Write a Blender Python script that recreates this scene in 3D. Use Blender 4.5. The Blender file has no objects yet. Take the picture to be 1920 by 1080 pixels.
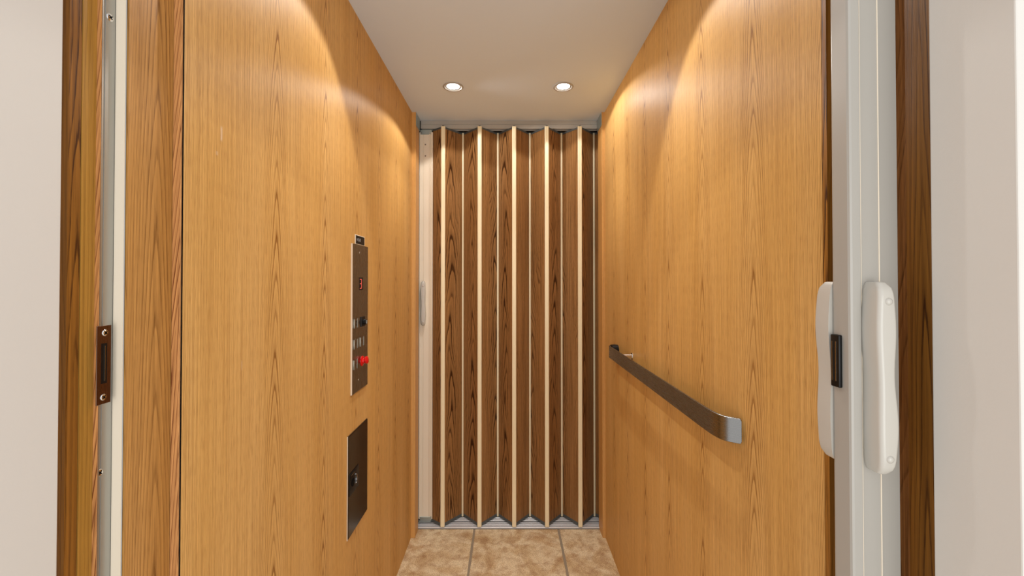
import bpy, bmesh, math, random
from mathutils import Vector, Matrix

random.seed(4)
scene = bpy.context.scene
COL = scene.collection
R = math.radians

# ------------------------------------------------------------------ camera
PITCH = 0.62
cam_data = bpy.data.cameras.new('camera')
cam_data.sensor_width = 36.0
cam_data.lens = 15.0
cam_data.clip_start = 0.02
cam_data.shift_x = 7 / 1920
cam_data.shift_y = -(12 + 800 * math.tan(R(PITCH))) / 1920
cam = bpy.data.objects.new('camera', cam_data)
COL.objects.link(cam)
cam.location = (0, 0, 1.272)
cam.rotation_euler = (R(90 + PITCH), 0, 0)
scene.camera = cam

# ------------------------------------------------------------------ colour management
scene.view_settings.view_transform = 'Standard'
scene.view_settings.look = 'None'
scene.view_settings.gamma = 1.0
scene.view_settings.use_curve_mapping = False
scene.view_settings.exposure = 0.0

# ------------------------------------------------------------------ world: the pale hallway behind the camera
world = bpy.data.worlds.new('world')
scene.world = world
world.use_nodes = True
wn = world.node_tree.nodes['Background']
wn.inputs['Color'].default_value = (0.97, 0.97, 0.98, 1)
wn.inputs['Strength'].default_value = 1.08

# ------------------------------------------------------------------ lights
def add_light(name, kind, loc, energy, color=(1, 1, 1), rot=(0, 0, 0), **kw):
    d = bpy.data.lights.new(name, kind)
    d.energy = energy
    d.color = color
    for k, v in kw.items():
        setattr(d, k, v)
    o = bpy.data.objects.new(name, d)
    COL.objects.link(o)
    o.location = loc
    o.rotation_euler = rot
    return o

# added fill light, low behind the camera, aimed up into the car
add_light('hall_fill', 'AREA', (0.55, -1.8, 0.95), 24, (1.0, 0.99, 0.965), (R(104), 0, R(12)), shape='RECTANGLE', size=1.5, size_y=1.6)

WARM = (1.0, 0.97, 0.93)
LAMPS = [  # x, y, tilt vector of the beam, half angle
    (-0.24, 1.85, (0.325, 0.0, -0.946), 77, 7.5),
    (0.24, 1.85, (0.139, 0.0, -0.990), 75, 5.5),
    (-0.24, 1.17, (0.0, -0.34, -0.940), 50, 6.5),
    (0.24, 1.17, (0.0, -0.34, -0.940), 50, 6.5),
]

# ------------------------------------------------------------------ mesh helpers
class MB:
    """Collects shapes; build() links them as one mesh object with metre-scaled UVs."""
    def __init__(self):
        self.bm = bmesh.new()

    def box(self, x0, x1, y0, y1, z0, z1, bevel=0.0, seg=2):
        bm = self.bm
        vs = [bm.verts.new((x, y, z)) for x in (x0, x1) for y in (y0, y1) for z in (z0, z1)]
        idx = [(0, 1, 3, 2), (4, 6, 7, 5), (0, 4, 5, 1), (2, 3, 7, 6), (0, 2, 6, 4), (1, 5, 7, 3)]
        fs = [bm.faces.new([vs[i] for i in f]) for f in idx]
        if bevel > 0:
            es = list({e for f in fs for e in f.edges})
            bmesh.ops.bevel(bm, geom=es, offset=bevel, segments=seg, affect='EDGES', profile=0.5)
        return self

    def prism(self, pts, z0, z1):
        """pts: outline in x, y"""
        bm = self.bm
        a = [bm.verts.new((x, y, z0)) for x, y in pts]
        b = [bm.verts.new((x, y, z1)) for x, y in pts]
        n = len(pts)
        bm.faces.new(a[::-1]); bm.faces.new(b)
        for i in range(n):
            bm.faces.new((a[i], a[(i + 1) % n], b[(i + 1) % n], b[i]))
        return self

    def extrude(self, pts, frame, t0, t1):
        """outline pts (p, q) pushed along t; frame(p, q, t) -> xyz"""
        bm = self.bm
        a = [bm.verts.new(frame(p, q, t0)) for p, q in pts]
        b = [bm.verts.new(frame(p, q, t1)) for p, q in pts]
        n = len(pts)
        bm.faces.new(a[::-1]); bm.faces.new(b)
        for i in range(n):
            bm.faces.new((a[i], a[(i + 1) % n], b[(i + 1) % n], b[i]))
        return self

    def loft(self, rings, close=True):
        bm = self.bm
        rv = [[bm.verts.new(p) for p in r] for r in rings]
        n = len(rv[0])
        for a, b in zip(rv, rv[1:]):
            for i in range(n):
                bm.faces.new((a[i], a[(i + 1) % n], b[(i + 1) % n], b[i]))
        if close:
            bm.faces.new(rv[0][::-1]); bm.faces.new(rv[-1])
        return self

    def lathe(self, prof, origin, axis, n=32):
        """prof: (radius, distance along axis)"""
        ax = Vector(axis).normalized()
        u = ax.orthogonal().normalized(); w = ax.cross(u)
        o = Vector(origin)
        rings = []
        for r, t in prof:
            r = max(r, 1e-5)
            rings.append([o + ax * t + (u * math.cos(2 * math.pi * k / n) + w * math.sin(2 * math.pi * k / n)) * r for k in range(n)])
        return self.loft(rings)

    def build(self, name, mat, parent=None, smooth=False, loc=None, angle=35):
        bm = self.bm
        bmesh.ops.recalc_face_normals(bm, faces=bm.faces)
        uvl = bm.loops.layers.uv.new('UVMap')
        for f in bm.faces:
            n = f.normal
            ax, ay, az = abs(n.x), abs(n.y), abs(n.z)
            for l in f.loops:
                c = l.vert.co
                if az >= ax and az >= ay: l[uvl].uv = (c.x, c.y)
                elif ax >= ay: l[uvl].uv = (c.y, c.z)
                else: l[uvl].uv = (c.x, c.z)
        org = Vector((0, 0, 0))
        if parent is not None:
            p = parent
            while p is not None:
                org += p.location; p = p.parent
        if loc is not None:
            off = Vector(loc)
        else:
            off = org
        bmesh.ops.translate(bm, verts=bm.verts, vec=-off)
        if smooth:
            for f in bm.faces: f.smooth = True
            for e in bm.edges:
                if len(e.link_faces) == 2 and e.calc_face_angle(0) > R(angle): e.smooth = False
        me = bpy.data.meshes.new(name)
        bm.to_mesh(me); bm.free()
        o = bpy.data.objects.new(name, me)
        if mat is not None: me.materials.append(mat)
        COL.objects.link(o)
        if parent is not None:
            o.parent = parent
            o.location = off - org
        else:
            o.location = off if loc is not None else (0, 0, 0)
        return o

def root(name, loc, label, cat, group=None):
    o = bpy.data.objects.new(name, None)
    o.empty_display_size = 0.05
    COL.objects.link(o)
    o.location = loc
    o['label'] = label; o['category'] = cat
    if group: o['group'] = group
    return o

def tag(o, label, cat=None, group=None):
    o['label'] = label
    if cat: o['category'] = cat
    if group: o['group'] = group
    return o

def struct(o, label=None, cat=None):
    o['kind'] = 'structure'
    if label: o['label'] = label
    if cat: o['category'] = cat
    return o

# ------------------------------------------------------------------ material helpers
def srgb(r, g, b):
    f = lambda c: (c / 255) / 12.92 if c / 255 <= 0.04045 else ((c / 255 + 0.055) / 1.055) ** 2.4
    return (f(r), f(g), f(b), 1)

class NT:
    def __init__(self, name):
        self.m = bpy.data.materials.new(name)
        self.m.use_nodes = True
        self.t = self.m.node_tree
        self.b = self.t.nodes['Principled BSDF']
    def n(self, kind, **kw):
        nd = self.t.nodes.new(kind)
        for k, v in kw.items():
            if k.startswith('in_'):
                nd.inputs[k[3:].replace('_', ' ')].default_value = v
            else: setattr(nd, k, v)
        return nd
    def l(self, a, b): self.t.links.new(a, b)
    def math(self, op, a, b=None, c=None, clamp=False):
        nd = self.n('ShaderNodeMath', operation=op, use_clamp=clamp)
        for i, v in enumerate((a, b, c)):
            if v is None: continue
            if isinstance(v, (int, float)): nd.inputs[i].default_value = v
            else: self.l(v, nd.inputs[i])
        return nd.outputs[0]
    def vec(self, x, y, z=0.0):
        nd = self.n('ShaderNodeCombineXYZ')
        for i, v in enumerate((x, y, z)):
            if isinstance(v, (int, float)): nd.inputs[i].default_value = v
            else: self.l(v, nd.inputs[i])
        return nd.outputs[0]
    def noise(self, v, scale=1.0, detail=2.0, rough=0.5, dist=0.0):
        nd = self.n('ShaderNodeTexNoise')
        nd.inputs['Scale'].default_value = scale
        nd.inputs['Detail'].default_value = detail
        nd.inputs['Roughness'].default_value = rough
        nd.inputs['Distortion'].default_value = dist
        self.l(v, nd.inputs['Vector'])
        return nd.outputs['Fac']
    def ramp(self, fac, stops, interp='LINEAR'):
        nd = self.n('ShaderNodeValToRGB')
        cr = nd.color_ramp; cr.interpolation = interp
        while len(cr.elements) < len(stops): cr.elements.new(0.5)
        for e, (p, c) in zip(cr.elements, stops):
            e.position = p
            e.color = c if isinstance(c, tuple) else (c, c, c, 1)
        self.l(fac, nd.inputs['Fac'])
        return nd.outputs['Color']
    def mix(self, fac, a, b, mode='MIX'):
        nd = self.n('ShaderNodeMix', data_type='RGBA', blend_type=mode)
        for i, v in ((0, fac), (6, a), (7, b)):
            if isinstance(v, (int, float)): nd.inputs[i].default_value = v
            elif isinstance(v, tuple): nd.inputs[i].default_value = v
            else: self.l(v, nd.inputs[i])
        return nd.outputs[2]
    def bump(self, h, strength, dist=0.001):
        nd = self.n('ShaderNodeBump')
        nd.inputs['Strength'].default_value = strength
        nd.inputs['Distance'].default_value = dist
        self.l(h, nd.inputs['Height'])
        self.l(nd.outputs[0], self.b.inputs['Normal'])

def wood(name, light, mid, dark, leaf=0.22, off=0.0, sx=0.006, sz=0.10, contrast=0.5, pore=0.5,
         rough=0.34, per_object=False, warp=0.010, wz=1.6, aniso=0.0, seed=0.0, slant=0.0, zup=1.0, coat=0.0, power=1.5, heart=1.0, shift=0.0, scuffs=()):
    """Vertical oak veneer: nested cathedral arches per leaf, pores and ticks, in UV metres (u across, v up)."""
    T = NT(name)
    uv = T.n('ShaderNodeUVMap', uv_map='UVMap')
    sp = T.n('ShaderNodeSeparateXYZ'); T.l(uv.outputs[0], sp.inputs[0])
    u, v = sp.outputs[0], sp.outputs[1]
    if per_object:
        oi = T.n('ShaderNodeObjectInfo')
        rnd = oi.outputs['Random']
        v = T.math('ADD', v, T.math('MULTIPLY', rnd, 17.0))
        u = T.math('ADD', u, T.math('MULTIPLY', rnd, 5.31))
    if slant: u = T.math('ADD', u, T.math('MULTIPLY', v, slant))
    t = T.math('DIVIDE', T.math('SUBTRACT', u, off), leaf)
    fl = T.math('FLOOR', T.math('ADD', t, 0.5))
    h = T.math('MULTIPLY', T.math('SUBTRACT', t, fl), leaf)              # -leaf/2 .. leaf/2
    zoff = T.math('MULTIPLY', T.math('SINE', T.math('MULTIPLY', fl, 2.4)), 0.035)
    vv = T.math('ADD', v, zoff)
    if shift: h = T.math('ADD', h, T.math('MULTIPLY', T.math('LESS_THAN', fl, -0.5), shift))
    w1 = T.math('SUBTRACT', T.noise(T.vec(T.math('MULTIPLY', h, 7.0), T.math('MULTIPLY', vv, wz), seed + 1.3), 1, 2), 0.5)
    w2 = T.math('SUBTRACT', T.noise(T.vec(T.math('MULTIPLY', h, 40.0), T.math('MULTIPLY', vv, 9), seed + 4.1), 1, 2), 0.5)
    hw = T.math('ADD', h, T.math('MULTIPLY', w1, warp * 2))
    hw = T.math('ADD', hw, T.math('MULTIPLY', w2, warp * 0.22))
    rad = T.math('SQRT', T.math('ADD', T.math('MULTIPLY', hw, hw), (sx * 0.10) ** 2))
    f = T.math('ADD', T.math('POWER', T.math('DIVIDE', rad, sx), power), T.math('DIVIDE', vv, sz * zup))
    f = T.math('ADD', f, T.math('MULTIPLY', T.math('SUBTRACT', T.noise(T.vec(0.0, T.math('MULTIPLY', vv, 3.1), seed + 8), 1, 1), 0.5), 1.6))
    fr = T.math('FRACT', f)
    ringid = T.math('FLOOR', f)
    rv = T.noise(T.vec(T.math('MULTIPLY', ringid, 3.7), T.math('MULTIPLY', vv, 2.5), seed), 1, 0)
    ring = T.ramp(fr, [(0.0, 0.0), (0.05, 0.75), (0.16, 1.0), (0.34, 0.35), (0.7, 0.08), (1.0, 0.0)])
    # breaks along the rings: open-grain dashes
    dash = T.noise(T.vec(T.math('MULTIPLY', u, 600.0), T.math('MULTIPLY', v, 34.0), seed), 1, 2, 0.6)
    dashm = T.ramp(dash, [(0.32, 0.45), (0.60, 1.0)])
    ringv = T.math('MULTIPLY', T.math('MULTIPLY', ring, dashm), T.ramp(rv, [(0.3, 0.35), (0.7, 1.0)]))
    # fade the rings out away from the heart of the leaf
    away = T.math('ABSOLUTE', h)
    fade = T.ramp(T.math('DIVIDE', away, leaf * 0.5), [(0.0, heart), (0.22, heart * 0.8), (0.5, 0.42), (1.0, 0.42)])
    ringv = T.math('MULTIPLY', ringv, fade)
    # ticks and straight fibres
    tick = T.noise(T.vec(T.math('MULTIPLY', u, 1300.0), T.math('MULTIPLY', v, 34.0), seed + 3), 1, 2, 0.55)
    tickm = T.ramp(tick, [(0.50, 0.0), (0.70, 1.0)])
    fib = T.noise(T.vec(T.math('MULTIPLY', u, 330.0), T.math('MULTIPLY', v, 2.2), seed + 5), 1, 3, 0.6)
    fibm = T.ramp(fib, [(0.35, 0.0), (0.70, 1.0)])
    broad = T.noise(T.vec(T.math('MULTIPLY', u, 9.0), T.math('MULTIPLY', v, 0.5), seed + 7), 1, 3, 0.55)
    base = T.mix(T.ramp(broad, [(0.3, 0.0), (0.7, 1.0)]), light, mid)
    base = T.mix(T.math('MULTIPLY', fibm, 0.62 * contrast), base, dark)
    base = T.mix(T.math('MULTIPLY', tickm, 0.55 * pore), base, dark)
    col = T.mix(T.math('MULTIPLY', ringv, contrast * 1.9, clamp=True), base, dark)
    for (cu, cv, hu, hv, k) in scuffs:      # pale rubbed marks on the lacquer
        du = T.math('DIVIDE', T.math('ABSOLUTE', T.math('SUBTRACT', sp.outputs[0], cu)), hu)
        dv = T.math('DIVIDE', T.math('ABSOLUTE', T.math('SUBTRACT', sp.outputs[1], cv)), hv)
        d_ = T.math('MAXIMUM', du, dv)
        col = T.mix(T.math('MULTIPLY', T.ramp(d_, [(0.6, 1.0), (1.0, 0.0)]), T.math('MULTIPLY', dashm, k)), col, srgb(240, 220, 196))
    T.l(col, T.b.inputs['Base Color'])
    rr = T.math('ADD', T.math('MULTIPLY', fib, 0.10), rough - 0.05)
    T.l(rr, T.b.inputs['Roughness'])
    T.b.inputs['Anisotropic'].default_value = aniso
    if aniso:
        tg = T.n('ShaderNodeCombineXYZ', in_Y=1.0)
        T.l(tg.outputs[0], T.b.inputs['Tangent'])
    T.b.inputs['Specular IOR Level'].default_value = 0.24
    if coat:
        T.b.inputs['Coat Weight'].default_value = coat
        T.b.inputs['Coat Roughness'].default_value = 0.18
    hgt = T.math('ADD', T.math('MULTIPLY', T.math('ADD', tickm, ringv), -0.5), T.math('MULTIPLY', fib, 0.6))
    T.bump(hgt, 0.25, 0.0006)
    return T.m

def paint(name, col, rough=0.5, bump=0.0, scale=90.0, spec=0.4, mottle=0.0):
    T = NT(name)
    tc = T.n('ShaderNodeTexCoord')
    nz = T.noise(tc.outputs['Object'], scale, 3, 0.6)
    c2 = tuple(list(c * (1 - mottle) for c in col[:3]) + [1])
    nz2 = T.noise(tc.outputs['Object'], 6.0, 3, 0.6)
    T.l(T.mix(nz2, col, c2), T.b.inputs['Base Color'])
    T.b.inputs['Roughness'].default_value = rough
    T.b.inputs['Specular IOR Level'].default_value = spec
    if bump: T.bump(nz, bump, 0.001)
    return T.m

def metal(name, col, rough=0.3, brush=0.0, axis='v', met=1.0):
    T = NT(name)
    uv = T.n('ShaderNodeUVMap', uv_map='UVMap')
    sp = T.n('ShaderNodeSeparateXYZ'); T.l(uv.outputs[0], sp.inputs[0])
    su, sv = (900.0, 12.0) if axis == 'v' else (12.0, 900.0)
    nz = T.noise(T.vec(T.math('MULTIPLY', sp.outputs[0], su), T.math('MULTIPLY', sp.outputs[1], sv), 0.0), 1, 3, 0.6)
    T.l(T.mix(nz, tuple(c * 0.86 for c in col[:3]) + (1,), col), T.b.inputs['Base Color'])
    T.l(T.math('ADD', T.math('MULTIPLY', nz, 0.14), rough - 0.07), T.b.inputs['Roughness'])
    T.b.inputs['Metallic'].default_value = met
    if brush: T.bump(nz, brush, 0.0003)
    return T.m

def plastic(name, col, rough=0.35, spec=0.5):
    return paint(name, col, rough, 0.0, 60, spec, 0.04)

def glow(name, col, strength):
    T = NT(name)
    T.b.inputs['Base Color'].default_value = col
    T.b.inputs['Emission Color'].default_value = col
    T.b.inputs['Emission Strength'].default_value = strength
    return T.m

# ------------------------------------------------------------------ materials
OAK_L, OAK_M, OAK_D = srgb(234, 187, 116), srgb(226, 175, 98), srgb(132, 80, 24)
oak_left = wood('oak_veneer_left', OAK_L, OAK_M, OAK_D, leaf=0.236, off=0.886, sx=0.0135, sz=0.075, contrast=0.62, pore=0.75, rough=0.50, seed=2.0, shift=0.09, scuffs=[(0.716, 1.521, 0.0028, 0.014, 0.5), (0.705, 1.485, 0.004, 0.004, 0.25), (0.775, 1.12, 0.0012, 0.010, 0.35)], aniso=0.75)
oak_right = wood('oak_veneer_right', OAK_L, OAK_M, OAK_D, leaf=0.222, off=0.842, sx=0.0135, sz=0.080, contrast=0.62, pore=0.75, rough=0.48, seed=11.0, aniso=0.75)
oak_return = wood('oak_return', srgb(212, 160, 94), srgb(200, 144, 72), srgb(92, 50, 12), leaf=0.16, off=0.602, sx=0.0110, sz=0.11, contrast=0.62, pore=0.45, rough=0.42, seed=5.0, warp=0.006)
oak_edge = wood('oak_edge', srgb(226, 168, 108), srgb(216, 154, 92), srgb(108, 56, 24), leaf=0.3, off=-0.3, power=1.0, sx=0.0050, sz=0.12, contrast=0.75, pore=0.5, rough=0.5, seed=9.0, slant=-0.09)
oak_post = wood('oak_post', srgb(226, 178, 112), srgb(218, 164, 92), srgb(140, 84, 28), leaf=0.3, off=0.2, sx=0.004, sz=0.1, contrast=0.45, pore=0.5, rough=0.45, seed=15.0)
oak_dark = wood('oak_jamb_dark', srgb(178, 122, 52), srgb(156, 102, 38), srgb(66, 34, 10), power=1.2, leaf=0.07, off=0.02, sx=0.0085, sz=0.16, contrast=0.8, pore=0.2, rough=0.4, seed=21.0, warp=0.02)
oak_shade = wood('oak_jamb_shaded', srgb(150, 100, 40), srgb(128, 82, 28), srgb(60, 30, 8), leaf=0.07, off=0.53, power=1.2, sx=0.0085, sz=0.2, contrast=0.8, pore=0.2, rough=0.4, seed=27.0)  # darker oak copy; the jamb's shade is put into the colour
oak_gold = wood('oak_jamb_gold', srgb(196, 148, 70), srgb(178, 128, 52), srgb(92, 56, 14), power=1.0, leaf=0.3, off=0.3, sx=0.005, sz=0.6, contrast=0.6, pore=0.2, rough=0.4, seed=23.0)
gate_oak = wood('gate_oak', srgb(190, 142, 90), srgb(172, 122, 70), srgb(62, 32, 8), leaf=0.16, off=0.05, sx=0.016, sz=0.14, contrast=1.0, pore=0.5, rough=0.45, per_object=True, warp=0.05, seed=31.0)
cream = paint('cream_aluminium', srgb(240, 226, 204), 0.32, spec=0.5, mottle=0.03)
cream_strip = paint('cream_vinyl_strip', srgb(242, 228, 192), 0.4, spec=0.5, mottle=0.03)
white_alu = paint('white_aluminium', srgb(172, 168, 160), 0.32, spec=0.5, mottle=0.02)
white_plastic = paint('white_plastic', srgb(196, 192, 183), 0.22, spec=0.5, mottle=0.01)
wall_white = paint('painted_white', srgb(218, 214, 207), 0.6, 0.12, 220, 0.3, 0.02)
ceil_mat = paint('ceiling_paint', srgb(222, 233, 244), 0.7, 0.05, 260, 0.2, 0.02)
chan_mat = metal('channel_aluminium', srgb(188, 190, 188), 0.42, 0.1)
steel = metal('brushed_steel', srgb(150, 143, 132), 0.26, 0.12)
steel_h = metal('brushed_steel_bar', srgb(150, 149, 147), 0.27, 0.12, axis='u')
bronze = metal('dark_mirror_steel', srgb(92, 82, 70), 0.16, 0.05)
strike_steel = metal('strike_steel', srgb(120, 96, 84), 0.28, 0.05)
lit_edge = metal('lit_metal_edge', srgb(238, 226, 206), 0.45, met=0.4)  # pale tone stands for the hall's reflection on the plate edges
chrome = metal('chrome', srgb(235, 235, 235), 0.08)
alu = metal('sill_aluminium', srgb(236, 237, 240), 0.34, 0.05, axis='u', met=0.3)
dark_metal = metal('dark_clip_metal', srgb(104, 108, 106), 0.5, met=0.4)
zinc = metal('zinc_bracket', srgb(190, 202, 200), 0.4)
black = plastic('black_plastic', srgb(12, 12, 13), 0.4, 0.3)
black_soft = plastic('black_matte', srgb(8, 8, 9), 0.7, 0.1)  # matte black for the joint line and latch plug
red = plastic('red_plastic', srgb(214, 16, 18), 0.22)
sign_text = plastic('sign_lettering', srgb(170, 170, 170), 0.5)
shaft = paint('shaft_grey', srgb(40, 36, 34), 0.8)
red_led = glow('red_segments', (1.0, 0.14, 0.10, 1), 0.5)
lamp_glow = glow('lamp_glow', (1.0, 0.97, 0.92, 1), 14)

def tile_material():
    T = NT('travertine_tile')
    tc = T.n('ShaderNodeTexCoord'); P = tc.outputs['Object']
    oi = T.n('ShaderNodeObjectInfo')
    big = T.noise(P, 5.5, 6, 0.62, 0.6)
    med = T.noise(P, 24.0, 5, 0.65, 0.4)
    fin = T.noise(P, 260.0, 3, 0.7)
    c = T.ramp(big, [(0.34, srgb(168, 132, 88)), (0.45, srgb(206, 180, 138)), (0.54, srgb(228, 210, 174)), (0.66, srgb(194, 162, 118))])
    c = T.mix(T.ramp(med, [(0.35, 0.55), (0.55, 0.0)]), c, srgb(150, 108, 70))
    c = T.mix(T.ramp(fin, [(0.34, 0.75), (0.50, 0.0)]), c, srgb(120, 84, 52))
    c = T.mix(T.ramp(fin, [(0.54, 0.0), (0.70, 0.7)]), c, srgb(242, 222, 194))
    T.l(c, T.b.inputs['Base Color'])
    T.b.inputs['Roughness'].default_value = 0.5
    T.bump(T.math('ADD', fin, med), 0.3, 0.001)
    return T.m
tile = tile_material()
grout = paint('grout', srgb(150, 136, 116), 0.85, 0.3, 400, 0.2, 0.15)

# ------------------------------------------------------------------ dimensions (metres)
WX = 0.483          # cab half width
CZ = 2.122          # cab ceiling
YE = 2.130          # far end of the side panels
YL, YR = 0.633, 0.655   # near ends of the left and right panels
TOP = 2.30
JX0, JX1 = -0.500, 0.500    # hall jambs

# ------------------------------------------------------------------ structure: floor
struct(MB().box(-0.95, 0.95, -2.6, 2.60, -0.05, -0.0012).build('floor', grout), 'grey-brown grout bed between the stone tiles', 'floor')
xs = [-1.042, -0.610, -0.174, 0.258, 0.690]
k = 0
fm = MB()
J = 0.0056
ys = [-1.40, -0.97, -0.54, -0.11, 0.32, 0.75, 1.18, 1.61, 2.207]
ys = [2.207 - 0.62 - 0.435 * i for i in range(2, -1, -1)] + [2.207]
ys[0] = 0.535
struct(MB().box(-0.95, 0.95, -2.6, 0.533, -0.004, 0.004).build('floor_hall', paint('hall_bounce', srgb(226, 222, 212), 0.9, 0.3, 500, 0.1, 0.05)), 'unseen hall floor before the lift threshold, made pale to bounce light', 'floor')  # unseen floor added pale, to bounce light up to the ceiling
for a, b in zip(xs, xs[1:]):
    for c, d in zip(ys, ys[1:]):
        x0, x1 = max(a + J, -0.93), min(b - J, 0.93)
        y0, y1 = c + J, d - (J if d < 2.2 else 0.0)
        # slightly ragged tumbled edges
        n = 22
        pts = []
        rg = lambda: random.uniform(-0.0009, 0.0009)
        for i in range(n): pts.append((x0 + (x1 - x0) * i / n, y0 + rg()))
        for i in range(n): pts.append((x1 + rg(), y0 + (y1 - y0) * i / n))
        for i in range(n): pts.append((x1 - (x1 - x0) * i / n, y1 + (rg() if d < 2.2 else 0)))
        for i in range(n): pts.append((x0 + rg(), y1 - (y1 - y0) * i / n))
        inner = [(px + (0.0022 if px < x0 + 0.003 else -0.0022 if px > x1 - 0.003 else 0), py + (0.0022 if py < y0 + 0.003 else -0.0022 if py > y1 - 0.003 else 0)) for px, py in pts]
        fm.loft([[(p[0], p[1], -0.004) for p in pts], [(p[0], p[1], -0.0010) for p in pts], [(p[0], p[1], 0.0) for p in inner]])
struct(fm.build('floor_tiles', tile), 'mottled tan stone tiles with grey joints', 'floor')

# ------------------------------------------------------------------ structure: ceiling with holes for the lamps
HOLE = 0.041
def ceiling():
    m = MB(); bm = m.bm
    n = 32
    xs = [-WX - 0.03, -0.30, -0.18, 0.18, 0.30, WX + 0.03]
    ys = [0.60, 1.11, 1.23, 1.79, 1.91, 2.245]
    holes = {(1, 1): LAMPS[2], (3, 1): LAMPS[3], (1, 3): LAMPS[0], (3, 3): LAMPS[1]}
    for i in range(5):
        for j in range(5):
            x0, x1, y0, y1 = xs[i], xs[i + 1], ys[j], ys[j + 1]
            if (i, j) in holes:
                cx, cy = holes[(i, j)][:2]
                outer, inn, up = [], [], []
                for k in range(n):
                    a = 2 * math.pi * (k + 0.5) / n
                    ca, sa = math.cos(a), math.sin(a)
                    s = 0.06 / max(abs(ca), abs(sa))
                    outer.append(bm.verts.new((cx + ca * s, cy + sa * s, CZ)))
                    inn.append(bm.verts.new((cx + ca * HOLE, cy + sa * HOLE, CZ)))
                    up.append(bm.verts.new((cx + ca * HOLE, cy + sa * HOLE, CZ + 0.04)))
                for k in range(n):
                    q = (k + 1) % n
                    bm.faces.new((outer[k], outer[q], inn[q], inn[k]))
                    bm.faces.new((inn[k], inn[q], up[q], up[k]))
                bm.faces.new(up)
                for ca, sa in ((1, 1), (-1, 1), (-1, -1), (1, -1)):   # square corners
                    cv = bm.verts.new((cx + ca * 0.06, cy + sa * 0.06, CZ))
                    near = sorted(outer, key=lambda v: (v.co - cv.co).length)[:2]
                    bm.faces.new((cv, near[0], near[1]))
            else:
                bm.faces.new([bm.verts.new(p) for p in ((x0, y0, CZ), (x1, y0, CZ), (x1, y1, CZ), (x0, y1, CZ))])
    # upper skin so the ceiling has thickness
    m.box(-WX - 0.03, WX + 0.03, 0.60, 2.245, CZ + 0.05, CZ + 0.06)
    m.box(-WX - 0.03, WX + 0.03, 0.595, 0.60, CZ, CZ + 0.06)
    return m
cm = ceiling()
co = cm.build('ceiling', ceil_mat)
for p in co.data.polygons:      # ceiling faces look down
    pass
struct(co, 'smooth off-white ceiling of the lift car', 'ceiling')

# ------------------------------------------------------------------ structure: side walls
struct(MB().box(-WX - 0.014, -WX, YL, YE, 0.0, CZ + 0.02).build('wall_left', oak_left), 'honey oak veneer panel on the left of the car', 'wall')
struct(MB().box(WX, WX + 0.018, YR, YE, 0.0, CZ + 0.02).build('wall_right', oak_right), 'honey oak veneer panel on the right of the car', 'wall')
# the paler end-grain edge of the left panel, standing proud of the recessed return behind a dark joint
struct(MB().box(-WX - 0.0019, -WX - 0.0001, YL - 0.0012, YL - 0.0001, 0.0, CZ + 0.02).build('trim_11', black_soft), 'thin black joint line beside the left wall panel', 'joint')
e = MB().box(-WX - 0.0136, -WX - 0.0014, YL - 0.0035, YL - 0.0002, 0.0, CZ + 0.02, 0.0004, 1)
struct(e.build('trim_1', oak_edge), 'pinkish oak edge strip closing the left wall panel', 'edge strip')
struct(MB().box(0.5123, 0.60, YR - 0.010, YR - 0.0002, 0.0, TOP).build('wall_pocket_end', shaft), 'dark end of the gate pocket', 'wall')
e = MB().box(WX + 0.0003, 0.512, YR - 0.010, YR - 0.0002, 0.0, CZ + 0.02)
struct(e.build('trim_2', oak_dark), 'oak return coloured dark for its shade at the near end of the right wall', 'wood return')  # dark oak here stands for the weak light on this end
# left return, recessed
struct(MB().box(-0.53, -0.4972, 0.556, YL + 0.10, 0.0, TOP).build('wall_front_left', oak_return), 'recessed oak return panel with bold grain at the left', 'wall')
# header above the near opening, out of frame
struct(MB().box(-0.62, 0.62, 0.556, 0.60, CZ, TOP).build('wall_header', oak_return), 'oak header over the near opening', 'wall')

# far corner posts
struct(MB().box(-0.53, -0.4632, YE, 2.206, 0.0, CZ, 0.001, 1).build('trim_3', oak_post), 'narrow oak post at the far left corner', 'corner post')
struct(MB().box(0.4686, 0.53, YE, 2.222, 0.0, CZ, 0.001, 1).build('trim_4', oak_post), 'narrow oak post at the far right corner', 'corner post')
struct(MB().box(-0.4632, -0.4620, YE + 0.002, 2.222, 2.056, CZ - 0.001).build('trim_5', zinc), 'small grey metal plate at the top of the far left post', 'metal plate')
struct(MB().box(0.4674, 0.4686, YE + 0.002, 2.238, 2.056, CZ - 0.001).build('trim_6', zinc), 'small grey metal plate at the top of the far right post', 'metal plate')
# shaft surfaces behind the far gate
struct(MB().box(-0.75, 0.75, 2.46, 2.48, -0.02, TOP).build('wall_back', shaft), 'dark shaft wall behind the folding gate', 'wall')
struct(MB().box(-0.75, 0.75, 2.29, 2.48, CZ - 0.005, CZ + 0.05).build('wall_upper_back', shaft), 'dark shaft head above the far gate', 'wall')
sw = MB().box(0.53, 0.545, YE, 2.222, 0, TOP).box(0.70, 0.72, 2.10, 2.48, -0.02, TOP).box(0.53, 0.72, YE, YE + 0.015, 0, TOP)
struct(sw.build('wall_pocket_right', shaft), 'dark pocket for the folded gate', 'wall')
struct(MB().box(-0.53, -0.515, 2.12, 2.48, -0.02, TOP).build('wall_pocket_left', shaft), 'dark shaft wall beside the far gate', 'wall')

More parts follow.
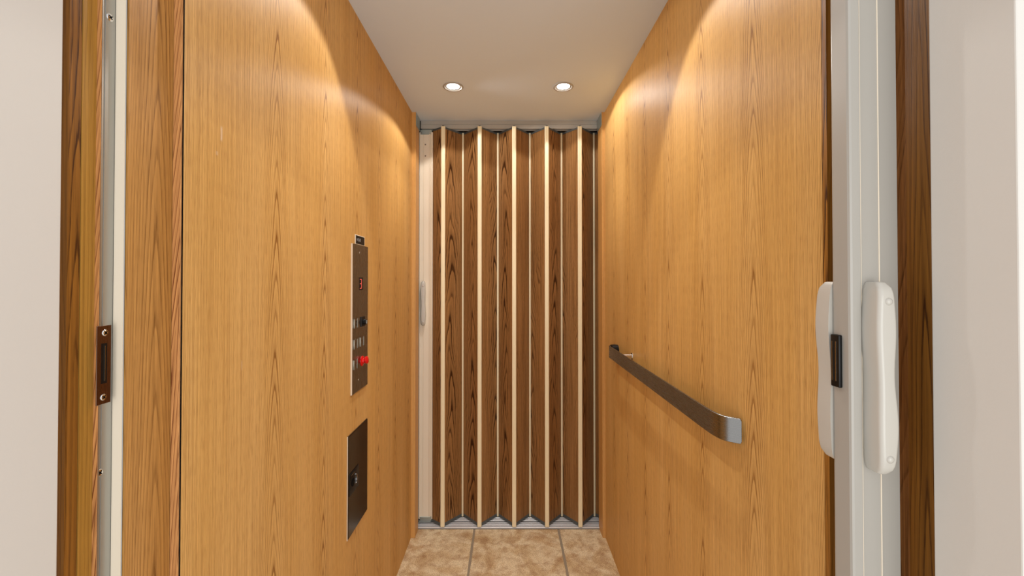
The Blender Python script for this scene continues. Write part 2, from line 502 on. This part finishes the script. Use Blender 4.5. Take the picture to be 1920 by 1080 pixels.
# ------------------------------------------------------------------ structure: near jambs (hall side)
# left: two oak strips, then the painted jamb
struct(MB().box(-0.545, -0.5115, 0.5100, 0.5275, 0.0, TOP).build('trim_7', oak_gold), 'golden oak stop beside the aluminium strike channel', 'oak strip')
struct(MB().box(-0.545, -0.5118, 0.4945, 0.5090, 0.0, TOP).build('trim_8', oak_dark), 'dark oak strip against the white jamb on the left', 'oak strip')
struct(MB().box(-0.545, -0.5062, 0.5276, 0.5284, 0.0, TOP).build('trim_9', oak_edge), 'thin pinkish oak lip in front of the strike channel', 'oak lip')
struct(MB().box(-0.80, JX0, 0.4120, 0.4765, 0.0, TOP, 0.0015, 2).build('wall_hall_left', wall_white), 'white painted hall jamb on the left', 'wall')
struct(MB().box(JX1, 0.80, 0.4175, 0.5045, 0.0, TOP, 0.0015, 2).build('wall_hall_right', wall_white), 'white painted hall jamb on the right', 'wall')
struct(MB().box(0.516, 0.62, 0.5046, 0.552, 0.0, TOP).build('trim_10', oak_shade), 'shade-toned oak strip behind the white jamb on the right', 'oak strip')
# pocket behind the right jamb
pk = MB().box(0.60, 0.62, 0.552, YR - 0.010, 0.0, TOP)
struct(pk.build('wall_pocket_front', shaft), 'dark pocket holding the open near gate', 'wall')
# hall header
struct(MB().box(-0.80, 0.80, 0.4175, 0.50, 2.2, 2.4).build('wall_hall_header', wall_white), 'white hall wall above the opening', 'wall')

# ------------------------------------------------------------------ ceiling lights
for i, (x, y, tilt, half, power) in enumerate(LAMPS):
    lab = ['round recessed ceiling light lit on the left, near the far gate', 'round recessed ceiling light lit on the right, near the far gate',
           'round recessed ceiling light over the near left of the car', 'round recessed ceiling light over the near right of the car'][i]
    t = root('ceiling_light', (x, y, CZ), lab, 'ceiling light', 'recessed lights in the car ceiling')
    MB().lathe([(0.0365, -0.0002), (0.0435, -0.0002), (0.0445, -0.0022), (0.0425, -0.0042), (0.0375, -0.0046), (0.0345, -0.0018), (0.0345, 0.004), (0.0365, 0.004)], (x, y, CZ), (0, 0, 1), 40).build('trim_ring', white_alu, t, True)
    MB().lathe([(0.0, -0.0030), (0.012, -0.0027), (0.024, -0.0015), (0.0338, 0.0016), (0.0338, 0.004), (0.0, 0.004)], (x, y, CZ), (0, 0, 1), 40).build('lamp_lens', lamp_glow, t, True)
    L = add_light('ceiling_spot', 'SPOT', (0, 0, -0.012), power, WARM, spot_size=R(2 * half), spot_blend=0.10, shadow_soft_size=0.016)
    L.parent = t
    L.rotation_euler = Vector(tilt).to_track_quat('-Z', 'Y').to_euler()
    L = add_light('ceiling_spot', 'SPOT', (0, 0, -0.012), 14, WARM, spot_size=R(84), spot_blend=1.0, shadow_soft_size=0.016)
    L.parent = t

# ------------------------------------------------------------------ fixings
def screw(parent, pos, axis, r=0.004, mat=None, name='screw'):
    """countersunk cross-head screw; axis points out of the surface"""
    ax = Vector(axis).normalized(); u = ax.orthogonal().normalized(); w = ax.cross(u); o = Vector(pos)
    m = MB()
    m.lathe([(r, -0.0004), (r, 0.0004), (r * 0.82, 0.0011), (r * 0.35, 0.0013), (r * 0.30, 0.0004), (0, 0.0004)], pos, axis, 24)
    ob = m.build(name, mat or chrome, parent, True)
    s = MB()
    for a, b in ((u, w), (w, u)):
        ring = [o + ax * 0.0010 + a * (r * 0.62) * sa + b * (r * 0.14) * sb for sa, sb in ((-1, -1), (1, -1), (1, 1), (-1, 1))]
        ring2 = [p + ax * 0.0006 for p in ring]
        s.loft([ring, ring2])
    s.build('screw_slot', black, ob)
    return ob

# ------------------------------------------------------------------ gate handle (loft along z with a waist)
def handle(parent, xc, ybase, ydir, z0, z1, mat, screws=True):
    H = z1 - z0
    rings = []
    N = 40
    for i in range(N + 1):
        t = i / N
        s = t - 0.5
        # waist in the middle, full shoulders, rounded ends
        w = 0.0108 + 0.0010 * math.cos(4 * math.pi * s + math.pi) + 0.0
        p = 0.0268 + 0.0006 * math.cos(4 * math.pi * s + math.pi)
        endr = 0.020 / H
        d = min(t, 1 - t)
        if d < endr:
            q = 1 - d / endr
            k_ = math.sqrt(max(0.0, 1 - q * q))
            w *= 0.66 + 0.34 * k_
            p *= 0.74 + 0.26 * k_
        bow = 0.0009 * math.sin(2 * math.pi * t)
        z = z0 + H * t
        r = 0.0052
        pts = []
        y0, y1 = 0.0, p
        pts += [(-w, y0)]
        for a in range(0, 7):
            an = R(180 - 90 * a / 6)
            pts.append((-w + r + r * math.cos(an), y1 - r + r * math.sin(an)))
        for a in range(0, 7):
            an = R(90 - 90 * a / 6)
            pts.append((w - r + r * math.cos(an), y1 - r + r * math.sin(an)))
        pts += [(w, y0)]
        rings.append([(xc + bow + px, ybase + ydir * py, z) for px, py in pts])
    # soften both ends
    for end, dz in ((0, -1), (-1, 1)):
        base = rings[end]
        cx = sum(p[0] for p in base) / len(base); cy = ybase + ydir * 0.011
        extra = []
        for f, zz in ((0.95, 0.0006), (0.82, 0.0014), (0.5, 0.0020)):
            extra.append([(cx + (p[0] - cx) * f, cy + (p[1] - cy) * f if abs(p[1] - ybase) > 1e-6 else p[1], p[2] + dz * zz) for p in base])
        if end == 0: rings = extra[::-1] + rings
        else: rings = rings + extra
    h = MB().loft(rings).build('handle', mat, parent, True, angle=50)
    if screws:
        for zz in (z0 + 0.020, z1 - 0.022):
            m = MB().lathe([(0.0, 0.0028), (0.0022, 0.0026), (0.0040, 0.0014), (0.0046, 0.0), (0.0046, -0.004), (0.0, -0.004)][::-1],
                           (xc, ybase + ydir * 0.0262, zz), (0, ydir, 0), 24)
            m.build('screw_cap', mat, h, True)
    return h

# ------------------------------------------------------------------ far folding gate
def strip(parent, x, y, half, z0, z1, thin=False):
    m = MB()
    if thin:
        m.prism([(x - half, y - 0.003), (x - half * 0.5, y - 0.0045), (x + half * 0.5, y - 0.0045), (x + half, y - 0.003), (x + half, y + 0.003), (x - half, y + 0.003)], z0, z1)
    else:
        g = 0.0012
        m.prism([(x - half, y + 0.006), (x - half, y - 0.004), (x - half * 0.72, y - 0.007), (x - half * 0.3, y - 0.0076), (x - half * 0.2, y - 0.0076 + g),
                 (x + half * 0.2, y - 0.0076 + g), (x + half * 0.3, y - 0.0076), (x + half * 0.72, y - 0.007), (x + half, y - 0.004), (x + half, y + 0.006)], z0, z1)
    return m.build('hinge_strip', cream_strip, parent)

def panel(parent, a, b, z0, z1, mat):
    a, b = Vector(a), Vector(b)
    d = (b - a).normalized(); n = Vector((-d.y, d.x)) * 0.0035
    c = [a + n, b + n, b - n, a - n]
    o = MB().prism([(p.x, p.y) for p in c], z0 + 0.014, z1 - 0.009).build('panel', mat, parent, loc=((a.x + b.x) / 2, (a.y + b.y) / 2, z0))
    n2 = n * 1.5
    c = [a + n2, b + n2, b - n2, a - n2]
    MB().prism([(p.x, p.y) for p in c], z0, z0 + 0.014).build('bottom_clip', dark_metal, o)
    MB().prism([(p.x, p.y) for p in c], z1 - 0.009, z1).build('top_clip', dark_metal, o)
    return o

GZ0, GZ1 = 0.0125, 2.0775
gate = root('folding_gate', (0, 2.26, 0), 'closed brown wood accordion gate with cream strips at the far end', 'folding gate')
RY, VY = 2.212, 2.318
ridge = [-0.3387, -0.1485, 0.0304, 0.1999, 0.3719, 0.560]
vall = [-0.2454, -0.0565, 0.1168, 0.2883, 0.4636]
# lead post
lx0, lx1, ly = -0.4725, -0.3985, 2.250
post = MB().prism([(lx0, ly), (lx0 + 0.004, ly - 0.003), (lx0 + 0.0075, ly - 0.003), (lx0 + 0.009, ly), (lx0 + 0.022, ly + 0.0005), (lx0 + 0.023, ly + 0.0025), (lx0 + 0.0245, ly + 0.0005),
                   (lx1 - 0.020, ly + 0.0005), (lx1 - 0.018, ly - 0.002), (lx1 - 0.013, ly - 0.0025), (lx1 - 0.012, ly + 0.001), (lx1 - 0.010, ly + 0.001), (lx1 - 0.009, ly - 0.004), (lx1 - 0.003, ly - 0.005), (lx1, ly - 0.003),
                   (lx1, ly + 0.030), (lx0, ly + 0.030)], 0.030, 2.062).build('lead_post', cream, gate)
handle(post, -0.4455, ly + 0.0006, -1, 1.043, 1.272, white_plastic)
screw(post, (-0.4385, ly + 0.0002, 1.997), (0, -1, 0), 0.0042)
screw(post, (-0.4385, ly + 0.0002, 1.937), (0, -1, 0), 0.0042)
br = MB().box(-0.464, -0.405, ly - 0.004, ly + 0.012, 0.012, 0.040, 0.001, 1).box(-0.468, -0.462, ly - 0.006, ly + 0.012, 0.010, 0.024).box(-0.408, -0.402, ly - 0.006, ly + 0.004, 0.026, 0.044)
br.build('bottom_bracket', zinc, gate)
br = MB().box(-0.466, -0.404, ly - 0.002, ly + 0.014, 2.050, 2.076, 0.001, 1)
bt = br.build('top_bracket', zinc, gate)
screw(bt, (-0.457, ly - 0.002, 2.057), (0, -1, 0), 0.003)
screw(bt, (-0.414, ly - 0.002, 2.057), (0, -1, 0), 0.003)
pts = [(-0.3985, 2.257)]
for i in range(5):
    pts.append((ridge[i], RY)); pts.append((vall[i], VY))
pts.append((ridge[5], RY + 0.02))
for i, (p, q) in enumerate(zip(pts, pts[1:])):
    p, q = Vector(p), Vector(q); d = (q - p).normalized()
    panel(gate, p + d * 0.004, q - d * 0.004, GZ0, GZ1, gate_oak)
for x in ridge[:5]: strip(gate, x, RY, 0.0107, GZ0 - 0.001, GZ1 + 0.001)
for x in vall: strip(gate, x, VY - 0.0115, 0.0046, GZ0, GZ1 - 0.001, thin=True)
# guide shoes and hangers at each fold
for x in ridge[:5]:
    MB().box(x - 0.009, x + 0.009, RY - 0.004, RY + 0.012, 0.0088, GZ0 - 0.001).build('glide_shoe', black, gate)
    MB().lathe([(0.006, 0), (0.006, 0.006)], (x, RY + 0.002, GZ1 + 0.001), (0, 0, 1), 16).build('hanger_pin', dark_metal, gate)
for x in vall:
    MB().box(x - 0.006, x + 0.006, VY - 0.012, VY + 0.004, 0.0088, GZ0).build('glide_shoe', black, gate)
    MB().box(x - 0.020, x + 0.020, VY - 0.012, VY + 0.006, GZ1 - 0.004, GZ1 + 0.004).build('hanger_bracket', dark_metal, gate)

# tracks
tk = MB()
tk.extrude([(2.2460, CZ), (2.2460, 2.1035), (2.2475, 2.1020), (2.2440, 2.1005), (2.2440, 2.0800), (2.2470, 2.0790), (2.2470, 2.1000), (2.2620, 2.1000), (2.2620, CZ)],
           lambda p, q, t: (t, p, q), -0.4620, 0.50)
tk.extrude([(2.2800, CZ), (2.2800, 2.0800), (2.2830, 2.0800), (2.2830, CZ)], lambda p, q, t: (t, p, q), -0.4620, 0.56)
tag(tk.build('gate_track', white_alu), 'white head track under the ceiling carrying the far gate', 'gate track')
st = MB()
st.box(-0.500, 0.600, 2.2075, 2.336, -0.004, 0.0012)
sillt = tag(st.build('sill_track', dark_metal), 'ribbed aluminium sill track across the floor below the far gate', 'gate track')
for y in (2.2078, 2.2215, 2.2352, 2.2490, 2.2700, 2.2840, 2.2980, 2.3190):
    MB().box(-0.500, 0.600, y, y + 0.0066, 0.0012, 0.0080, 0.0016, 3).build('rail', alu, sillt, True)

# ------------------------------------------------------------------ control panel on the left wall
PX = -0.4778        # face of the plate
cp = root('control_panel', (-WX, 1.381, 0.923), 'tall brushed steel lift control panel with buttons on the left wall', 'control panel')
MB().box(-WX + 0.0002, PX, 1.310, 1.4525, 0.9235, 1.3900, 0.0006, 1).build('faceplate', steel, cp)
MB().box(-WX + 0.0002, PX - 0.0002, 1.3088, 1.3100, 0.9237, 1.3898).build('plate_edge_glint', lit_edge, cp)
dsp = MB().box(PX - 0.001, PX + 0.0008, 1.368, 1.4015, 1.2445, 1.2855, 0.0003, 1).build('display', black, cp)
seg = MB()
for (ya, yb, za, zb) in ((1.3725, 1.3865, 1.2785, 1.2805), (1.3725, 1.3865, 1.2640, 1.2660), (1.3725, 1.3865, 1.2495, 1.2515),
                         (1.3860, 1.3882, 1.2662, 1.2783), (1.3860, 1.3882, 1.2517, 1.2638)):
    seg.box(PX + 0.0008, PX + 0.0012, ya, yb, za, zb)
tag(seg.build('digit', red_led, dsp), 'red seven segment digit 3')
b0 = None
def button(y, z, marks):
    b = MB().box(PX - 0.0005, PX + 0.0022, y - 0.0165, y + 0.0165, z - 0.0150, z + 0.0150, 0.0007, 2).build('button', steel, cp, True)
    for s in (-1, 1):
        MB().box(PX + 0.0004, PX + 0.0034, y + s * 0.0145 - 0.0016, y + s * 0.0145 + 0.0016, z - 0.0146, z + 0.0146, 0.0003, 1).build('button_rim', steel, b)
    g = MB()
    for (dy, dz, w, h) in marks:
        g.box(PX + 0.0022, PX + 0.0025, y + dy - w, y + dy + w, z + dz - h, z + dz + h)
    g.build('button_mark', black, b)
button(1.337, 1.1415, [(0, 0.006, 0.004, 0.0022), (0, -0.005, 0.0042, 0.002), (0.002, 0.0005, 0.001, 0.004)])
button(1.394, 1.0770, [(0, 0.004, 0.003, 0.001), (0, -0.004, 0.003, 0.001)])
button(1.337, 1.0765, [(0, 0.0, 0.001, 0.006)])
button(1.335, 1.0133, [(0, 0.006, 0.003, 0.001), (0, 0.0, 0.0036, 0.001), (0, -0.006, 0.003, 0.001)])
kb = MB().box(PX - 0.0005, PX + 0.0030, 1.382, 1.418, 1.1255, 1.1575, 0.001, 2).build('key_switch', black, cp)
MB().lathe([(0.0, 0.0), (0.009, 0.0), (0.009, 0.007), (0.007, 0.009), (0, 0.009)], (PX + 0.0030, 1.402, 1.1400), (1, 0, 0), 24).build('switch_barrel', black, kb, True)
MB().box(PX + 0.0115, PX + 0.0150, 1.3995, 1.4045, 1.134, 1.146, 0.0008, 2).build('switch_toggle', steel, kb)
st_ = MB().lathe([(0.0, 0.0), (0.0165, 0.0), (0.0165, 0.002), (0.0150, 0.003), (0.0085, 0.003), (0.0075, 0.009), (0.0, 0.009)], (PX - 0.0002, 1.398, 1.0128), (1, 0, 0), 32).build('stop_switch', red, cp, True)
MB().lathe([(0.0, 0.0), (0.0085, 0.0), (0.0120, 0.003), (0.0120, 0.008), (0.0085, 0.0105), (0, 0.011)], (PX + 0.0085, 1.400, 1.0150), (1, 0.05, 0.15), 28).build('stop_knob', red, st_, True)
screw(cp, (PX, 1.3725, 1.3640), (1, 0, 0), 0.0034)
screw(cp, (PX, 1.3660, 0.9590), (1, 0, 0), 0.0034)

# small black sign above
sg = root('name_plate', (-WX, 1.384, 1.3905), 'tiny black name plate with silver border atop the control panel', 'sign')
fr = MB().box(-WX + 0.0002, -WX + 0.0025, 1.340, 1.427, 1.3904, 1.4210, 0.0004, 1).build('plate_border', cream, sg)
fc = MB().box(-WX + 0.0024, -WX + 0.0031, 1.3435, 1.4225, 1.3925, 1.4185).build('plate_face', black, sg)
tm = MB()
def letters(x, y0, z0, h, word):
    """blocky strokes; viewed from +x, reading towards +y"""
    F = {'V': [(0, 0.9, .5, 0), (1, 0.9, .5, 0)], 'A': [(0, 0, .5, 1), (1, 0, .5, 1)], 'L': [(0, 0, 0, 1), (0, 0, 1, 0)], 'I': [(.5, 0, .5, 1)], 'S': [(1, 1, 0, 1), (0, 1, 0, .5), (0, .5, 1, .5), (1, .5, 1, 0), (1, 0, 0, 0)],
         'O': [(0, 0, 1, 0), (1, 0, 1, 1), (1, 1, 0, 1), (0, 1, 0, 0)], 'N': [(0, 0, 0, 1), (0, 1, 1, 0), (1, 0, 1, 1)], 'e': [(0, .3, 1, .3), (1, .3, 1, .6), (1, .6, 0, .6), (0, .6, 0, 0), (0, 0, 1, 0)],
         'r': [(0, 0, 0, .6), (0, .6, .8, .6)], 'i': [(.3, 0, .3, .6)], 'o': [(0, 0, 1, 0), (1, 0, 1, .6), (1, .6, 0, .6), (0, .6, 0, 0)]}
    w = h * 0.55; y = y0
    for ch in word:
        for (a, b, c, d) in F.get(ch, []):
            p, q = Vector((y + a * w, z0 + b * h)), Vector((y + c * w, z0 + d * h))
            if (q - p).length < 1e-6: continue
            dd = (q - p).normalized(); n = Vector((-dd.y, dd.x)) * h * 0.07
            pts_ = [p + n, q + n, q - n, p - n]
            tm.loft([[(x, v.x, v.y) for v in pts_], [(x + 0.0003, v.x, v.y) for v in pts_]])
        y += w * 1.45
letters(-WX + 0.0031, 1.352, 1.4015, 0.0085, 'VISIO')
tag(tm.build('plate_lettering', sign_text, fc), 'faint grey lettering')

# ------------------------------------------------------------------ phone box cover
pb = root('phone_box_cover', (-WX, 1.371, 0.496), 'rectangular dark polished steel cover with black latch low on the left wall', 'access cover')
MB().box(-WX + 0.0002, -0.4805, 1.2835, 1.4600, 0.4965, 0.8070, 0.0006, 1).build('cover_frame', steel, pb)
MB().box(-WX + 0.0002, -0.4800, 1.2823, 1.2835, 0.4967, 0.8068).build('cover_edge_glint', lit_edge, pb)
MB().box(-0.4805, -0.4790, 1.2870, 1.4580, 0.4990, 0.8045, 0.0005, 1).build('cover_door', bronze, pb)
la = MB().box(-0.4790, -0.4772, 1.2895, 1.3690, 0.6230, 0.6900, 0.0009, 2).build('latch', black, pb, True)
mm = MB()
n = 20
o_ = []
for i in range(n + 1):
    a = R(-80 + 160 * i / n)
    o_.append((1.338 + 0.0150 * math.cos(a), 0.6560 + 0.0165 * math.sin(a)))
inn = [(1.338 + 0.0105 * math.cos(R(80 - 160 * i / n)), 0.6560 + 0.0140 * math.sin(R(80 - 160 * i / n))) for i in range(n + 1)]
mm.extrude(o_ + inn, lambda p, q, t: (t, p, q), -0.4772, -0.4752)
mm.build('latch_bow', chrome, la)
MB().lathe([(0, 0), (0.0125, 0), (0.0125, 0.0012), (0.010, 0.002), (0, 0.002)], (-0.4773, 1.318, 0.656), (1, 0, 0), 28).build('latch_plug', black_soft, la, True)
MB().box(-0.4773, -0.4758, 1.3015, 1.3330, 0.6810, 0.6835, 0.0004, 1).build('latch_lip', steel, la)

# ------------------------------------------------------------------ handrail on the right wall
hr = root('handrail', (WX, 1.40, 0.965), 'flat brushed steel handrail with curved ends on the right wall', 'handrail')
def bar_path():
    pts = []
    # near end: touches the wall at y .872, curves out to x .4400
    ctrl = [(0.4760, 0.8740), (0.4660, 0.8810), (0.4560, 0.8890), (0.4480, 0.9000), (0.4430, 0.9180), (0.4405, 0.9500), (0.4400, 1.02)]
    pts += ctrl
    for i in range(1, 9): pts.append((0.4400, 1.02 + (1.835 - 1.02) * i / 8))
    pts += [(0.4403, 1.858), (0.4425, 1.878), (0.4480, 1.895), (0.4570, 1.908), (0.4700, 1.916), (0.4800, 1.918)]
    # smooth with Catmull-Rom
    out = []
    P = [Vector(p) for p in pts]
    for i in range(len(P) - 1):
        p0, p1, p2, p3 = P[max(i - 1, 0)], P[i], P[i + 1], P[min(i + 2, len(P) - 1)]
        for k in range(4):
            t = k / 4
            out.append(0.5 * ((2 * p1) + (-p0 + p2) * t + (2 * p0 - 5 * p1 + 4 * p2 - p3) * t * t + (-p0 + 3 * p1 - 3 * p2 + p3) * t ** 3))
    out.append(P[-1])
    return out
path = bar_path()
rings = []
TH, ZB, ZT = 0.0050, 0.9395, 0.9915
for i, p in enumerate(path):
    d = (path[min(i + 1, len(path) - 1)] - path[max(i - 1, 0)]).normalized()
    nrm = Vector((-d.y, d.x))  # towards the wall side or room
    if nrm.x > 0: nrm = -nrm
    a = p; b = p - nrm * TH
    e = 0.0012
    k_ = 0.004 if i in (0,) else 0.0
    rings.append([(a.x, a.y, ZB + e + k_), (a.x, a.y, ZT - e - k_), (a.x * 0.7 + b.x * 0.3, a.y * 0.7 + b.y * 0.3, ZT - k_), (b.x * 0.7 + a.x * 0.3, b.y * 0.7 + a.y * 0.3, ZT - k_),
                  (b.x, b.y, ZT - e - k_), (b.x, b.y, ZB + e + k_), (b.x * 0.7 + a.x * 0.3, b.y * 0.7 + a.y * 0.3, ZB + k_), (a.x * 0.7 + b.x * 0.3, a.y * 0.7 + b.y * 0.3, ZB + k_)])
MB().loft(rings).build('bar', steel_h, hr, True, angle=40)
for y in (1.665,):
    s_ = MB().lathe([(0.0085, 0.0), (0.0085, 0.0355), (0.0130, 0.0356), (0.0130, 0.0378)], (0.4452, y, 0.9815), (1, 0, 0), 28)
    s_.build('standoff', chrome, hr, True)
ec = MB().lathe([(0.0, 0.0), (0.020, 0.0), (0.024, 0.003), (0.024, 0.030), (0.0, 0.030)], (0.4525, 1.884, 0.9700), (1, 0, 0), 28)  # added black plug, painting the shade behind the bar's far bend
tag(ec.build('bend_shade', black, hr, True), 'black plug standing for the shade inside the far bend')

# ------------------------------------------------------------------ near gate, folded open at the right
ng = root('folding_gate', (0.46, 0.55, 0), 'open white-posted accordion gate standing folded at the near right', 'folding gate')
x0, x1, yf, yb_ = 0.4268, 0.4912, 0.533, 0.563
npost = MB().prism([(x0, yf + 0.0035), (x0 + 0.0012, yf + 0.001), (x0 + 0.0035, yf), (x0 + 0.0135, yf + 0.0002), (x0 + 0.0150, yf + 0.0014), (x0 + 0.0162, yf + 0.0042), (x0 + 0.0175, yf + 0.0042),
                    (0.4655, yf + 0.0042), (0.4684, yf + 0.0046), (x1, yf + 0.0050), (x1, yb_ - 0.004), (0.4688, yb_ - 0.0042), (0.4680, yb_ - 0.003), (0.4665, yb_ - 0.003), (0.4655, yb_ - 0.0042),
                    (x0 + 0.0162, yb_ - 0.0042), (x0 + 0.0150, yb_ - 0.0014), (x0 + 0.0135, yb_), (x0 + 0.0035, yb_), (x0 + 0.0008, yb_ - 0.001), (x0, yb_ - 0.0035)], 0.03, 2.15).build('lead_post', white_alu, ng)
for bx in (0.4432, 0.4664):
    MB().box(bx, bx + 0.0012, yf + 0.0034, yf + 0.0050, 0.03, 2.15, 0.0003, 1).build('seam_glint', cream, npost)  # brighter strips paint the light that the seam faces catch
handle(npost, 0.4550, yf + 0.0040, -1, 1.0400, 1.2700, white_plastic)
handle(npost, 0.4345, yb_, 1, 1.0400, 1.2700, white_plastic)
mg = MB().box(x0 - 0.0045, x0 + 0.001, 0.5462, 0.5606, 1.1360, 1.2035, 0.0015, 2).build('magnet_catch', black, npost, True)
MB().box(x0 - 0.0052, x0 - 0.0040, 0.5500, 0.5516, 1.1440, 1.1950).box(x0 - 0.0052, x0 - 0.0040, 0.5562, 0.5576, 1.1440, 1.1950).build('catch_runner', steel, mg)
# folded panels tucked behind the post in the pocket
fp = [(0.5450, 0.610)]
for i in range(5):
    fp.append((0.550 + 0.0095 * i, 0.575 if i % 2 else 0.634))
for p, q in zip(fp, fp[1:]):
    p, q = Vector(p), Vector(q)
    panel(ng, p, q, 0.0125, 2.10, gate_oak)
for p in fp[1:]:
    strip(ng, p[0], p[1], 0.003, 0.0125, 2.10, thin=True)
tag(MB().box(0.4268, 0.60, 0.535, 0.64, -0.0005, 0.0060, 0.001, 1).box(-0.497, 0.4268, 0.535, 0.64, -0.0005, 0.0060, 0.001, 1).build('sill_track', alu), 'aluminium sill track across the near threshold', 'gate track')
tag(MB().box(-0.497, 0.60, 0.5415, 0.556, 2.155, 2.18).build('gate_track', white_alu), 'white head track of the near gate', 'gate track')

# ------------------------------------------------------------------ left strike channel with plate
ch = root('strike_channel', (-0.512, 0.54, 0), 'tall pale aluminium strike channel on the left oak jamb', 'door channel')
pr = [(-0.5160, 0.5286), (-0.5058, 0.5286), (-0.5058, 0.5298), (-0.5118, 0.5298), (-0.5120, 0.5380), (-0.5113, 0.5384), (-0.5113, 0.5440), (-0.5120, 0.5444), (-0.5120, 0.5536), (-0.4994, 0.5536), (-0.4988, 0.5545), (-0.4994, 0.5555), (-0.5160, 0.5555)]
MB().prism(pr, 0.0, 2.2).build('channel', chan_mat, ch)
fl_ = MB().box(-0.5116, -0.4992, 0.5529, 0.5536, 0.0, 2.2).build('channel_flange', cream, ch)
sp_ = MB().box(-0.5056, -0.5046, 0.5240, 0.5432, 1.1195, 1.2170, 0.0003, 1).build('strike_plate', strike_steel, ch)
MB().box(-0.5046, -0.5043, 0.5300, 0.5375, 1.1450, 1.1950).build('strike_slot', black, sp_)
MB().box(-0.5052, -0.5036, 0.5338, 0.5346, 1.1480, 1.1920).build('slot_lip', steel, sp_)
screw(sp_, (-0.5046, 0.5345, 1.2080), (1, 0, 0), 0.0040)
screw(sp_, (-0.5046, 0.5330, 1.1280), (1, 0, 0), 0.0040)
screw(ch, (-0.5113, 0.5440, 1.6110), (1, 0, 0), 0.0048)
screw(ch, (-0.5113, 0.5360, 1.0330), (1, 0, 0), 0.0046)
